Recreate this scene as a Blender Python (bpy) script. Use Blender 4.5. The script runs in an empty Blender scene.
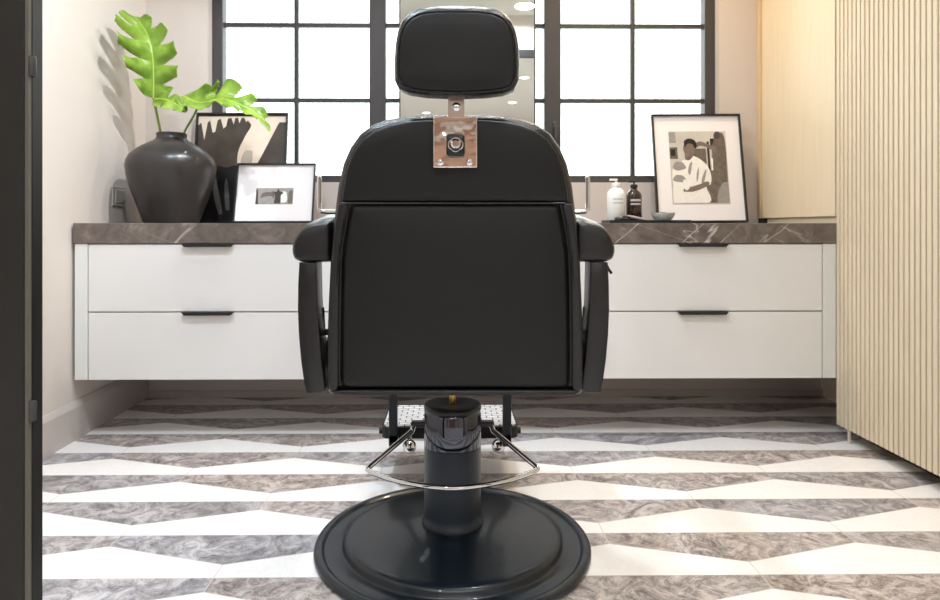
import bpy, bmesh, math, random
from mathutils import Vector, Matrix
random.seed(7)
SC = bpy.context.scene
COL = SC.collection
PI = math.pi
# ---------------------------------------------------------------- view geometry
YAW = .0115; cY, sY = math.cos(YAW), math.sin(YAW)
F, EYE, VX, VY = 660.0, 0.772, 451.0, 227.0
PX = VX+F*math.tan(YAW)
def at(px, py, d):
    """point of the plane y = d seen at a photo position (camera turned slightly right)"""
    a = (px-PX)/F; k = d/(cY-a*sY)
    return Vector(((a*cY+sY)*k, d, EYE-(py-VY)*k/F))
def wx(px, d): return at(px, VY, d).x
def wz(py, d): return EYE-(py-VY)*d/F

# ---------------------------------------------------------------- materials
def s2l(c):
    return tuple(((v/255)/12.92 if v/255 <= .04045 else ((v/255+.055)/1.055)**2.4) for v in c)+(1,)
def new_mat(name):
    m = bpy.data.materials.new(name); m.use_nodes = True
    nt = m.node_tree; b = nt.nodes['Principled BSDF']
    return m, nt, b
def mat(name, rgb, rough=.5, metal=0, bump=0, bscale=200, var=0, vscale=8, coat=0, spec=.5, trans=0):
    m, nt, b = new_mat(name)
    c = s2l(rgb)
    b.inputs['Base Color'].default_value = c
    b.inputs['Roughness'].default_value = rough
    b.inputs['Metallic'].default_value = metal
    b.inputs['Specular IOR Level'].default_value = spec
    b.inputs['Coat Weight'].default_value = coat
    b.inputs['Transmission Weight'].default_value = trans
    tc = nt.nodes.new('ShaderNodeTexCoord')
    if var:
        n = nt.nodes.new('ShaderNodeTexNoise'); n.inputs['Scale'].default_value = vscale; n.inputs['Detail'].default_value = 4
        r = nt.nodes.new('ShaderNodeValToRGB')
        r.color_ramp.elements[0].position = .3; r.color_ramp.elements[1].position = .7
        r.color_ramp.elements[0].color = tuple(v*(1-var) for v in c[:3])+(1,)
        r.color_ramp.elements[1].color = tuple(min(1, v*(1+var)) for v in c[:3])+(1,)
        nt.links.new(tc.outputs['Object'], n.inputs['Vector']); nt.links.new(n.outputs['Fac'], r.inputs['Fac'])
        nt.links.new(r.outputs['Color'], b.inputs['Base Color'])
    if bump:
        n = nt.nodes.new('ShaderNodeTexNoise'); n.inputs['Scale'].default_value = bscale; n.inputs['Detail'].default_value = 3
        bp = nt.nodes.new('ShaderNodeBump'); bp.inputs['Strength'].default_value = bump; bp.inputs['Distance'].default_value = .002
        nt.links.new(tc.outputs['Object'], n.inputs['Vector']); nt.links.new(n.outputs['Fac'], bp.inputs['Height'])
        nt.links.new(bp.outputs['Normal'], b.inputs['Normal'])
    return m
class G:
    """tiny node-graph helper"""
    def __init__(s, nt): s.nt = nt
    def n(s, t, **k):
        x = s.nt.nodes.new(t)
        for a, v in k.items(): setattr(x, a, v)
        return x
    def L(s, a, b): s.nt.links.new(a, b)
    def m(s, op, a, b=None, c=None):
        x = s.n('ShaderNodeMath', operation=op)
        for i, v in enumerate((a, b, c)):
            if v is None: continue
            if isinstance(v, (int, float)): x.inputs[i].default_value = v
            else: s.L(v, x.inputs[i])
        return x.outputs[0]
    def mix(s, f, a, b):
        x = s.n('ShaderNodeMix', data_type='RGBA')
        for i, v in ((0, f), (6, a), (7, b)):
            if isinstance(v, (int, float)): x.inputs[i].default_value = v
            elif isinstance(v, tuple): x.inputs[i].default_value = v
            else: s.L(v, x.inputs[i])
        return x.outputs[2]
    def noise(s, vec, scale, detail=4, dist=0, rough=.5):
        x = s.n('ShaderNodeTexNoise'); s.L(vec, x.inputs['Vector'])
        x.inputs['Scale'].default_value = scale; x.inputs['Detail'].default_value = detail
        x.inputs['Distortion'].default_value = dist; x.inputs['Roughness'].default_value = rough
        return x.outputs['Fac']
    def ramp(s, f, stops):
        x = s.n('ShaderNodeValToRGB'); e = x.color_ramp.elements
        while len(e) < len(stops): e.new(.5)
        for i, (p, c) in enumerate(stops): e[i].position = p; e[i].color = c
        s.L(f, x.inputs['Fac']); return x.outputs['Color']

def marble_floor():
    m, nt, b = new_mat('zigzag_marble_floor'); g = G(nt)
    tc = g.n('ShaderNodeTexCoord'); sx = g.n('ShaderNodeSeparateXYZ'); g.L(tc.outputs['Object'], sx.inputs[0])
    X, Y = sx.outputs[0], sx.outputs[1]
    P_, T_ = .2027, .605
    v = g.m('DIVIDE', g.m('SUBTRACT', 1.6605+P_*40, Y), P_)       # grows toward the camera
    row = g.m('FLOOR', v); fv = g.m('MULTIPLY', g.m('FRACT', v), P_)
    u = g.m('DIVIDE', g.m('SUBTRACT', X, g.m('ADD', .385-T_*20, g.m('MULTIPLY', row, T_/2))), T_)
    fu = g.m('FRACT', u)
    tri = g.m('MULTIPLY', g.m('ABSOLUTE', g.m('SUBTRACT', fu, .5)), 2)
    th = g.m('SUBTRACT', .146, g.m('MULTIPLY', tri, .146-.056))
    grey = g.m('LESS_THAN', fv, th)
    # grout
    dist_seam_g = g.m('MULTIPLY', g.m('MINIMUM', fu, g.m('SUBTRACT', 1, fu)), T_)
    dist_seam_w = g.m('MULTIPLY', g.m('ABSOLUTE', g.m('SUBTRACT', fu, .5)), T_)
    ds = g.m('ADD', g.m('MULTIPLY', grey, dist_seam_g), g.m('MULTIPLY', g.m('SUBTRACT', 1, grey), dist_seam_w))
    dz = g.m('ABSOLUTE', g.m('SUBTRACT', fv, th))
    dr = g.m('MINIMUM', fv, g.m('SUBTRACT', P_, fv))
    dmin = g.m('MINIMUM', g.m('MINIMUM', ds, dz), dr)
    grout = g.m('LESS_THAN', dmin, .0011)
    # ids
    idg = g.n('ShaderNodeCombineXYZ'); g.L(g.m('FLOOR', u), idg.inputs[0]); g.L(row, idg.inputs[1]); g.L(grey, idg.inputs[2])
    wn = g.n('ShaderNodeTexWhiteNoise', noise_dimensions='3D'); g.L(idg.outputs[0], wn.inputs['Vector'])
    ra = wn.outputs['Value']
    off = g.n('ShaderNodeVectorMath', operation='MULTIPLY_ADD'); g.L(wn.outputs['Color'], off.inputs[0])
    off.inputs[1].default_value = (30, 30, 30); g.L(tc.outputs['Object'], off.inputs[2]); V = off.outputs[0]
    n1 = g.noise(V, 13, 9, 2.2, .72); n2 = g.noise(V, 20, 5, 2.5, .6); n3 = g.noise(V, 5, 3, .5)
    base = g.ramp(n1, [(.34, s2l((92, 81, 75))), (.48, s2l((154, 140, 131))), (.60, s2l((205, 191, 181)))])
    cool = g.ramp(n1, [(.34, s2l((88, 86, 92))), (.48, s2l((156, 153, 158))), (.60, s2l((206, 203, 207)))])
    gc = g.mix(ra, base, cool)
    vein = g.ramp(g.m('ABSOLUTE', g.m('SUBTRACT', n2, .5)), [(0, (1, 1, 1, 1)), (.035, (0, 0, 0, 1))])
    gc = g.mix(g.m('MULTIPLY', vein, .5), gc, s2l((214, 204, 196)))
    dk = g.ramp(n3, [(.35, (0, 0, 0, 1)), (.7, (1, 1, 1, 1))])
    gc = g.mix(g.m('MULTIPLY', g.m('MULTIPLY', dk, .45), ra), gc, s2l((70, 62, 60)))
    wv = g.ramp(g.m('ABSOLUTE', g.m('SUBTRACT', n1, .5)), [(0, (1, 1, 1, 1)), (.03, (0, 0, 0, 1))])
    wc = g.mix(g.m('MULTIPLY', wv, .16), s2l((243, 240, 237)), s2l((196, 190, 186)))
    wc = g.mix(g.m('MULTIPLY', ra, .12), wc, s2l((214, 208, 204)))
    c = g.mix(grey, wc, gc)
    c = g.mix(grout, c, s2l((205, 196, 188)))
    g.L(c, b.inputs['Base Color'])
    b.inputs['Roughness'].default_value = .32
    bp = g.n('ShaderNodeBump'); bp.inputs['Strength'].default_value = .25; bp.inputs['Distance'].default_value = .001
    g.L(g.m('SUBTRACT', 1, grout), bp.inputs['Height']); g.L(bp.outputs[0], b.inputs['Normal'])
    return m
def marble_top():
    m, nt, b = new_mat('grey_brown_marble'); g = G(nt)
    tc = g.n('ShaderNodeTexCoord'); V = tc.outputs['Object']
    def turned(ang, sc):
        mp = g.n('ShaderNodeMapping', vector_type='POINT'); g.L(V, mp.inputs['Vector']); mp.inputs['Rotation'].default_value = (0, ang, 0)
        m2 = g.n('ShaderNodeMapping'); g.L(mp.outputs[0], m2.inputs['Vector']); m2.inputs['Scale'].default_value = sc; return m2.outputs[0]
    n1 = g.noise(V, 16, 8, 1.2, .68); n2 = g.noise(turned(.75, (.45, 1, 1.9)), 3.2, 4, .25, .5); n3 = g.noise(turned(-.35, (.4, 1, 2.2)), 4.4, 4, .35, .5)
    c = g.ramp(n1, [(.3, s2l((84, 75, 70))), (.55, s2l((112, 101, 94))), (.75, s2l((142, 131, 124)))])
    gate = g.ramp(g.noise(V, 1.7, 2), [(.42, (0, 0, 0, 1)), (.56, (1, 1, 1, 1))])
    for n, w, k in ((n2, .010, .85), (n3, .006, .6)):
        v = g.ramp(g.m('ABSOLUTE', g.m('SUBTRACT', n, .5)), [(0, (1, 1, 1, 1)), (w, (0, 0, 0, 1))])
        c = g.mix(g.m('MULTIPLY', g.m('MULTIPLY', v, gate), k), c, s2l((226, 218, 208)))
    g.L(c, b.inputs['Base Color']); b.inputs['Roughness'].default_value = .3
    return m
def wood(name, a, bcol):
    m, nt, b = new_mat(name); g = G(nt)
    tc = g.n('ShaderNodeTexCoord'); mp = g.n('ShaderNodeMapping'); g.L(tc.outputs['Object'], mp.inputs['Vector'])
    mp.inputs['Scale'].default_value = (14, 14, .7)
    n = g.noise(mp.outputs[0], 6, 6, .3, .6)
    g.L(g.ramp(n, [(.3, s2l(a)), (.7, s2l(bcol))]), b.inputs['Base Color'])
    b.inputs['Roughness'].default_value = .5
    return m
def leaf_mat(name='monstera_leaf', k=1):
    m, nt, b = new_mat(name); g = G(nt)
    tc = g.n('ShaderNodeTexCoord'); n = g.noise(tc.outputs['Object'], 22, 4)
    g.L(g.ramp(n, [(.3, s2l((100, 140, 44))), (.7, s2l((168, 198, 84)))]), b.inputs['Base Color'])
    b.inputs['Roughness'].default_value = .3
    b.inputs['Subsurface Weight'].default_value = 0
    tr = g.n('ShaderNodeBsdfTranslucent'); tr.inputs['Color'].default_value = s2l((150, 190, 60))
    mx = g.n('ShaderNodeMixShader'); mx.inputs[0].default_value = .25
    out = nt.nodes['Material Output']
    g.L(b.outputs[0], mx.inputs[1]); g.L(tr.outputs[0], mx.inputs[2]); g.L(mx.outputs[0], out.inputs['Surface'])
    return m
def pane_mat():
    m = bpy.data.materials.new('window_glass'); m.use_nodes = True; nt = m.node_tree; nt.nodes.clear(); g = G(nt)
    o = g.n('ShaderNodeOutputMaterial'); t = g.n('ShaderNodeBsdfTransparent'); t.inputs[0].default_value = (.96, .99, .97, 1)
    gl = g.n('ShaderNodeBsdfGlossy'); gl.inputs['Roughness'].default_value = .02
    fr = g.n('ShaderNodeFresnel'); fr.inputs[0].default_value = 1.45
    mx = g.n('ShaderNodeMixShader'); g.L(fr.outputs[0], mx.inputs[0]); g.L(t.outputs[0], mx.inputs[1]); g.L(gl.outputs[0], mx.inputs[2])
    g.L(mx.outputs[0], o.inputs[0]); return m
def emis(name, col, st):
    m, nt, b = new_mat(name); b.inputs['Emission Color'].default_value = col; b.inputs['Emission Strength'].default_value = st
    b.inputs['Base Color'].default_value = (.9, .9, .9, 1); return m
def treadplate():
    m, nt, b = new_mat('footrest_pad'); g = G(nt)
    tc = g.n('ShaderNodeTexCoord'); br = g.n('ShaderNodeTexBrick'); g.L(tc.outputs['Object'], br.inputs['Vector'])
    br.inputs['Color1'].default_value = s2l((214, 214, 216)); br.inputs['Color2'].default_value = s2l((196, 196, 200))
    br.inputs['Mortar'].default_value = s2l((40, 42, 46)); br.inputs['Scale'].default_value = 1
    br.inputs['Brick Width'].default_value = .036; br.inputs['Row Height'].default_value = .022; br.inputs['Mortar Size'].default_value = .0020
    g.L(br.outputs['Color'], b.inputs['Base Color']); b.inputs['Roughness'].default_value = .35; return m

M = dict(
    wall=mat('greige_plaster', (211, 201, 192), .7, bump=.05, bscale=120),
    wall_back=mat('pinkish_greige_plaster', (206, 196, 190), .7, bump=.05, bscale=120),
    ceil=mat('white_ceiling_paint', (232, 232, 224), .8),
    base=mat('greige_baseboard', (196, 186, 180), .5),
    floor=marble_floor(), marble=marble_top(),
    white=mat('white_lacquer', (228, 226, 224), .38, var=.015, vscale=3),
    filler=mat('white_lacquer_filler', (224, 225, 221), .42),
    black=mat('black_powder_coat', (22, 22, 24), .45),
    steel=mat('dark_window_steel', (66, 62, 62), .45),
    doorblack=mat('black_steel', (9, 9, 12), .5),
    doorbrown=mat('dark_brown_steel', (16, 13, 11), .5, var=.1, vscale=6),
    seal=mat('grey_seal', (96, 92, 84), .6),
    oak=wood('pale_oak_veneer', (224, 208, 180), (230, 215, 188)),
    flute=wood('pale_fluted_oak', (215, 199, 172), (223, 208, 182)),
    groove=mat('brown_groove_shade', (156, 130, 92), .7),  # groove floors coloured darker than the oak: painted-in shade between flutes
    dark=mat('dark_plinth', (30, 28, 28), .7),
    leather=mat('black_leather', (20, 20, 21), .38, bump=.35, bscale=900, var=.05, vscale=3, spec=.30),
    leather2=mat('black_leather_trim', (18, 18, 20), .26, bump=.3, bscale=900),
    piping=mat('black_piping', (14, 14, 15), .35),
    armblack=mat('satin_black_arm', (22, 22, 24), .32, var=.06, vscale=20, bump=.2, bscale=300),
    chrome=mat('chrome', (225, 225, 228), .06, 1),
    brushed=mat('brushed_steel', (190, 176, 168), .28, 1),
    brass=mat('brass_rod', (190, 160, 100), .25, 1),
    basemetal=mat('black_enamel_base', (10, 22, 33), .33, bump=.12, bscale=60, var=.12, vscale=12, coat=.2),
    post=mat('matte_black_post', (15, 27, 38), .36),
    sleeve=mat('polished_black_chrome', (84, 86, 94), .07, 1),
    pad=treadplate(),
    rubber=mat('black_rubber', (16, 16, 17), .6),
    vase=mat('dark_grey_glazed_vase', (50, 47, 46), .30, bump=.3, bscale=30, var=.05, vscale=10),
    leaf=leaf_mat(), stem=mat('green_stem', (120, 150, 60), .45),
    rib=mat('pale_green_midrib', (186, 214, 88), .4),
    frame=mat('black_picture_frame', (24, 23, 24), .4),
    matb=mat('white_mat_board', (238, 234, 236), .8),
    artdark=mat('print_charcoal', (70, 61, 57), .35, var=.25, vscale=14),
    artblack=mat('print_black', (20, 18, 20), .35),
    artpale=mat('print_pale', (222, 206, 190), .4, var=.06, vscale=9),
    artgrey=mat('print_grey', (150, 146, 142), .5, var=.12, vscale=60),
    artmid=mat('print_mid_brown', (104, 94, 84), .5, var=.25, vscale=50),
    artlight=mat('print_light', (236, 233, 227), .5, var=.05, vscale=70),
    artskin=mat('print_skin_grey', (120, 106, 94), .5, var=.12, vscale=60),
    sock=mat('taupe_switch', (186, 180, 170), .4),
    bottlew=mat('white_plastic', (240, 238, 234), .3),
    amber=mat('dark_amber_glass', (44, 26, 12), .08, coat=.6),
    label=mat('pale_label', (190, 186, 190), .5),
    ink=mat('grey_print_ink', (168, 164, 160), .5),
    tray=mat('black_tray', (18, 24, 30), .4),
    bowl=mat('grey_green_ceramic', (214, 215, 209), .35),
    soap=mat('dark_soap', (70, 66, 62), .5),
    pinkh=mat('pinkish_grey_handle', (176, 156, 158), .3),
    pane=pane_mat(), mirror=mat('mirror_silver', (238, 240, 238), .01, 1),
    lampon=emis('downlight_lens', (1, .95, .86, 1), 14),
    lamptrim=mat('white_lamp_trim', (235, 235, 230), .5),
    hallwood=wood('hall_brown_wood', (150, 116, 96), (176, 142, 118)),
)

# ---------------------------------------------------------------- mesh helpers
def finish(name, bm, m, parent=None, smooth=None):
    bmesh.ops.recalc_face_normals(bm, faces=bm.faces)
    me = bpy.data.meshes.new(name); bm.to_mesh(me); bm.free()
    for x in (m if isinstance(m, (list, tuple)) else [m]): me.materials.append(x)
    if smooth is not None:
        me.polygons.foreach_set('use_smooth', [True]*len(me.polygons))
        me.set_sharp_from_angle(angle=math.radians(smooth))
    o = bpy.data.objects.new(name, me); COL.objects.link(o)
    if parent: 
        o.parent = parent; o.matrix_parent_inverse = Matrix.Identity(4)
        # geometry is authored in world space: bring it into the parent's space
        inv = wm(parent).inverted(); me.transform(inv)
    return o
def wm(o):
    m = o.matrix_basis.copy()
    while o.parent: o = o.parent; m = o.matrix_basis @ m
    return m
def thing(name, label, cat, loc=(0, 0, 0), group=None):
    o = bpy.data.objects.new(name, None); COL.objects.link(o); o.location = loc
    o.empty_display_size = .05
    o['label'] = label; o['category'] = cat
    if group: o['group'] = group
    return o
def tag(o, label, cat, group=None):
    o['label'] = label; o['category'] = cat
    if group: o['group'] = group
    return o
def struct(o): o['kind'] = 'structure'; return o
def box(bm, x0, x1, y0, y1, z0, z1, bev=0, seg=2):
    r = bmesh.ops.create_cube(bm, size=1)
    for v in r['verts']:
        v.co = Vector((x0+(v.co.x+.5)*(x1-x0), y0+(v.co.y+.5)*(y1-y0), z0+(v.co.z+.5)*(z1-z0)))
    if bev:
        es = list({e for v in r['verts'] for e in v.link_edges})
        bmesh.ops.bevel(bm, geom=es, offset=bev, segments=seg, affect='EDGES', profile=.5)
    return bm
def B(*a, **k): return box(bmesh.new(), *a, **k)
def tube(bm, pts, r, n=12, closed=False, caps=True):
    pts = [Vector(p) for p in pts]; rings = []; N = len(pts)
    up = None
    for i, p in enumerate(pts):
        a = pts[(i-1) % N] if (closed or i > 0) else p
        b = pts[(i+1) % N] if (closed or i < N-1) else p
        t = (b-a).normalized()
        if up is None:
            up = Vector((0, 0, 1)) if abs(t.z) < .9 else Vector((0, 1, 0))
        s = t.cross(up).normalized(); up = s.cross(t).normalized()
        rr = r[i] if isinstance(r, (list, tuple)) else r
        rings.append([bm.verts.new(p+(s*math.cos(2*PI*k/n)+up*math.sin(2*PI*k/n))*rr) for k in range(n)])
    for i in range(N if closed else N-1):
        A, C = rings[i], rings[(i+1) % N]
        for k in range(n): bm.faces.new((A[k], A[(k+1) % n], C[(k+1) % n], C[k]))
    if caps and not closed:
        bm.faces.new(rings[0]); bm.faces.new(list(reversed(rings[-1])))
    return bm
def smooth_path(pts, n=8, closed=False):
    """Catmull-Rom through pts"""
    P = [Vector(p) for p in pts]; out = []; N = len(P)
    rng = range(N) if closed else range(N-1)
    for i in rng:
        if closed: p0, p1, p2, p3 = P[i-1], P[i], P[(i+1) % N], P[(i+2) % N]
        else: p0, p1, p2, p3 = P[max(i-1, 0)], P[i], P[i+1], P[min(i+2, N-1)]
        for k in range(n):
            t = k/n
            out.append(.5*((2*p1)+(p2-p0)*t+(2*p0-5*p1+4*p2-p3)*t*t+(3*p1-p0-3*p2+p3)*t**3))
    if not closed: out.append(P[-1])
    return out
def lathe(bm, prof, c, n=48, axis='z'):
    """prof: (radius, height) list; closes to the axis when radius is 0"""
    rings = []
    for r, h in prof:
        def pt(a):
            x, y = r*math.cos(a), r*math.sin(a)
            if axis == 'z': return Vector((c[0]+x, c[1]+y, c[2]+h))
            if axis == 'y': return Vector((c[0]+x, c[1]+h, c[2]+y))
            return Vector((c[0]+h, c[1]+x, c[2]+y))
        rings.append([bm.verts.new(pt(0))] if r == 0 else [bm.verts.new(pt(2*PI*k/n)) for k in range(n)])
    for A, C in zip(rings, rings[1:]):
        if len(A) == 1 and len(C) == 1: continue
        for k in range(n):
            k2 = (k+1) % n
            if len(A) == 1: bm.faces.new((A[0], C[k2], C[k]))
            elif len(C) == 1: bm.faces.new((A[k], A[k2], C[0]))
            else: bm.faces.new((A[k], A[k2], C[k2], C[k]))
    return bm
def inset(poly, r):
    """move a closed 2D outline inwards by r"""
    n = len(poly); area = sum(poly[i][0]*poly[(i+1) % n][1]-poly[(i+1) % n][0]*poly[i][1] for i in range(n))
    s = 1 if area > 0 else -1; out = []
    for i in range(n):
        a, b, c = Vector(poly[i-1]), Vector(poly[i]), Vector(poly[(i+1) % n])
        d1 = (b-a).normalized(); d2 = (c-b).normalized()
        n1 = Vector((-d1.y, d1.x))*s; n2 = Vector((-d2.y, d2.x))*s
        m_ = (n1+n2); m_ = m_.normalized() if m_.length > 1e-6 else n1
        k = max(.5, m_.dot(n1)); out.append(b+m_*(r/k))
    return out
def cushion(bm, poly, y0, y1, r=.015, seg=4, bulge0=0., bulge1=0., shear=None, rings=5):
    """outline in (x,z), between planes y0 (camera side) and y1, edges rolled by r, faces puffed by bulge"""
    cx = sum(p[0] for p in poly)/len(poly); cz = sum(p[1] for p in poly)/len(poly)
    L = []
    def ring(p2, y): L.append([(q[0], y, q[1]) for q in p2])
    base0 = inset(poly, r)
    hx = max(abs(q[0]-cx) for q in base0); hz = max(abs(q[1]-cz) for q in base0)
    def puff(q, B_, y): return y+B_*max(0, 1-abs((q[0]-cx)/hx)**4)*max(0, 1-abs((q[1]-cz)/hz)**4)
    for k in range(rings, 0, -1):
        s = 1-k/(rings+.6)
        L.append([(x, puff((x, z), -bulge0, y0), z) for x, z in [(cx+(q[0]-cx)*s, cz+(q[1]-cz)*s) for q in base0]])
    for k in range(seg+1):
        a = k/seg*PI/2; ring(inset(poly, r*(1-math.sin(a))), y0+r*(1-math.cos(a)))
    for k in range(seg+1):
        a = k/seg*PI/2; ring(inset(poly, r*(1-math.cos(a))), y1-r*(1-math.sin(a)))
    base1 = inset(poly, r)
    for k in range(1, rings+1):
        s = 1-k/(rings+.6)
        ring([(cx+(q[0]-cx)*s, cz+(q[1]-cz)*s) for q in base1], y1+bulge1*(1-s**4))
    V = []
    for lp in L:
        row = []
        for p in lp:
            q = Vector(p)
            if shear: q = shear(q)
            row.append(bm.verts.new(q))
        V.append(row)
    n = len(poly)
    for A, C in zip(V, V[1:]):
        for k in range(n): bm.faces.new((A[k], A[(k+1) % n], C[(k+1) % n], C[k]))
    bm.faces.new(list(reversed(V[0]))); bm.faces.new(V[-1])
    return bm
def pillow(bm, poly, y0, y1, depth=.03, shrink=.30, seg=7, tf=None):
    """padded bar: outline in (x,z) shrinking towards its middle at both rounded ends"""
    cx = (min(p[0] for p in poly)+max(p[0] for p in poly))/2; cz = (min(p[1] for p in poly)+max(p[1] for p in poly))/2
    st = []
    for k in range(seg+1):
        a = k/seg*PI/2; st.append((1-shrink*(1-math.sin(a)), y0+depth*(1-math.cos(a))))
    st = [(.35, y0-.002)]+st+[(q, y1-(y-y0)) for q, y in reversed(st)]+[(.35, y1+.002)]
    V = []
    for q, y in st:
        row = []
        for x, z in poly:
            v = Vector((cx+(x-cx)*q, y, cz+(z-cz)*q))
            row.append(bm.verts.new(tf(v) if tf else v))
        V.append(row)
    n = len(poly)
    for A, C in zip(V, V[1:]):
        for k in range(n): bm.faces.new((A[k], A[(k+1) % n], C[(k+1) % n], C[k]))
    bm.faces.new(list(reversed(V[0]))); bm.faces.new(V[-1]); return bm
def rrect(x0, x1, z0, z1, r, n=6):
    out = []
    for cx, cz, a0 in ((x1-r, z0+r, -PI/2), (x1-r, z1-r, 0), (x0+r, z1-r, PI/2), (x0+r, z0+r, PI)):
        for k in range(n+1):
            a = a0+k/n*PI/2; out.append((cx+r*math.cos(a), cz+r*math.sin(a)))
    return out
def dense(poly, step=.02):
    out = []
    n = len(poly)
    for i in range(n):
        a, b = Vector(poly[i]), Vector(poly[(i+1) % n]); k = max(1, int((b-a).length/step))
        for j in range(k): out.append(tuple(a+(b-a)*j/k))
    return out

# ================================================================= THE ROOM
YB, YF, ZC = 3.01, .80, 2.40
XR = 1.70
HB = -5.0
def lw(y): return -1.385+(YB-y)*.022          # left wall line
struct(finish('floor', B(-2.6, 2.6, HB, YB+.15, -.05, 0), M['floor']))
struct(finish('ceiling', B(-2.6, 2.6, HB, YB+.15, ZC, ZC+.05), M['ceil']))
# left wall
def quadprism(bm, pts, z0, z1):
    lo = [bm.verts.new((x, y, z0)) for x, y in pts]; hi = [bm.verts.new((x, y, z1)) for x, y in pts]
    bm.faces.new(lo); bm.faces.new(list(reversed(hi))); n = len(pts)
    for i in range(n): bm.faces.new((lo[i], lo[(i+1) % n], hi[(i+1) % n], hi[i]))
    return bm
struct(finish('wall_left', quadprism(bmesh.new(), [(lw(YF), YF), (lw(YB), YB), (lw(YB)-.12, YB), (lw(YF)-.12, YF)], 0, ZC), M['wall']))
# baseboard with a sloped top
bm = bmesh.new()
prof = [(0, 0), (.014, 0), (.014, .118), (.010, .128), (.004, .140), (0, .140)]
rg = []
for y in (.835, YB-.001):
    rg.append([bm.verts.new((lw(y)+px, y, pz)) for px, pz in prof])
n = len(prof)
for i in range(n): bm.faces.new((rg[0][i], rg[0][(i+1) % n], rg[1][(i+1) % n], rg[1][i]))
bm.faces.new(rg[0]); bm.faces.new(rg[1])
struct(finish('baseboard_left', bm, M['base']))
struct(finish('wall_right', B(XR, XR+.12, YF, YB, 0, ZC), M['wall']))
# back wall round the window opening
OX0, OX1, OZ0 = wx(207.5, YB), wx(720, YB), .976
bm = bmesh.new()
box(bm, lw(YB)-.12, OX0, YB, YB+.14, 0, ZC); box(bm, OX1, XR+.12, YB, YB+.14, 0, ZC)
box(bm, OX0, OX1, YB, YB+.14, 0, OZ0)
struct(finish('wall_back', bm, M['wall_back']))
struct(finish('baseboard_back', B(lw(YB)+.015, XR, YB-.012, YB, 0, .03), M['base']))
# window
WD = YB+.055
w1 = bpy.data.objects.new('window_1', None); COL.objects.link(w1); struct(w1); w1.location = (0, WD, OZ0)
def X(px): return wx(px, WD)
def Z(py): return wz(py, WD)
bm = bmesh.new(); T = ZC
fr = []
for a, b_ in ((212, 222.5), (369.3, 385.5), (544.6, 561), (705, 716)):
    box(bm, max(X(a), OX0+.0005), min(X(b_), OX1-.0005), WD, WD+.06, OZ0, T, .003)
box(bm, OX0+.001, OX1-.001, WD+.004, WD+.056, OZ0, Z(175.3), .003)
box(bm, OX0+.001, OX1-.001, WD+.004, WD+.056, T-.05, T, .003)
# outer rebate of each casement
box(bm, OX0, X(213), WD+.02, WD+.05, OZ0, T); box(bm, X(715), OX1, WD+.02, WD+.05, OZ0, T)
finish('window_frame', bm, M['steel'], w1)
bm = bmesh.new()
for px in (295.4, 633.8): box(bm, X(px-2.1), X(px+2.1), WD+.012, WD+.04, Z(175.3), T-.05, .002)
for yy in (24.4, 99.8, -50.5, -125.5):
    if Z(yy) > T-.06: continue
    for a, b_ in ((222, 370), (385, 545), (560.5, 705.5)):
        box(bm, X(a), X(b_), WD+.014, WD+.038, Z(yy+2.1), Z(yy-2.1), .002)
finish('glazing_bar', bm, M['steel'], w1)
finish('window_pane', B(X(213), X(715), WD+.030, WD+.034, OZ0+.02, T-.02), M['pane'], w1)
bm = bmesh.new(); q = at(555, 128, WD-.01)
box(bm, q.x-.011, q.x+.011, WD-.008, WD, q.z-.03, q.z+.03, .003); box(bm, q.x-.006, q.x+.006, WD-.028, WD-.005, q.z-.006, q.z+.006, .002)
box(bm, q.x-.007, q.x+.007, WD-.036, WD-.026, q.z-.055, q.z+.01, .003)
finish('window_handle', bm, M['steel'], w1)

# front partition with the doorway the camera looks through
DX0, DX1, DZ = wx(42.5, YF+.03), .72, 2.08
bm = bmesh.new()
box(bm, lw(YF)-.12, DX0-.121, YF-.01, YF+.03, 0, ZC); box(bm, DX1+.1, XR+.12, YF-.01, YF+.03, 0, ZC)
box(bm, DX0-.115, DX1+.1, YF-.01, YF+.03, DZ+.06, ZC)
struct(finish('wall_front', bm, M['wall']))
d1 = bpy.data.objects.new('door_1', None); COL.objects.link(d1); struct(d1); d1.location = (DX0, YF, 0)
bm = bmesh.new()
box(bm, DX0-.04, DX0, YF+.0101, YF+.03, 0, DZ); box(bm, DX1, DX1+.04, YF, YF+.03, 0, DZ); box(bm, DX0-.04, DX1+.04, YF, YF+.03, DZ, DZ+.06)
finish('door_jamb', bm, M['doorblack'], d1)
bm = bmesh.new()
box(bm, DX0-.12, DX0-.0045, YF+.0005, YF+.010, 0, DZ+.06, .001); box(bm, DX1+.005, DX1+.12, YF-.012, YF-.001, 0, DZ+.06, .002)
finish('door_casing', bm, M['doorbrown'], d1)
finish('door_seal', B(DX0-.0045, DX0-.0006, YF+.003, YF+.0095, 0, DZ), M['seal'], d1)
for py in (68, 409):
    z = wz(py, .81); bm = bmesh.new()
    lathe(bm, [(0, -.012), (.004, -.012), (.005, -.010), (.005, .010), (.004, .012), (0, .012)], (DX0+.001, YF+.008, z), 16)
    finish('hinge', bm, mat('hinge_grey', (58, 56, 56), .5), d1, 40)
# hall behind the camera
struct(finish('wall_hall_left', B(-2.6, -2.5, HB, YF-.01, 0, ZC), M['wall']))
struct(finish('wall_hall_right', B(2.5, 2.6, HB, YF-.01, 0, ZC), M['wall']))
struct(finish('wall_hall_back', B(-2.6, 2.6, HB-.1, HB, 0, ZC), M['wall']))
struct(finish('trim_1', B(-1.4, 1.2, HB, HB+.03, 0, 2.1), M['hallwood']))

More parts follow.
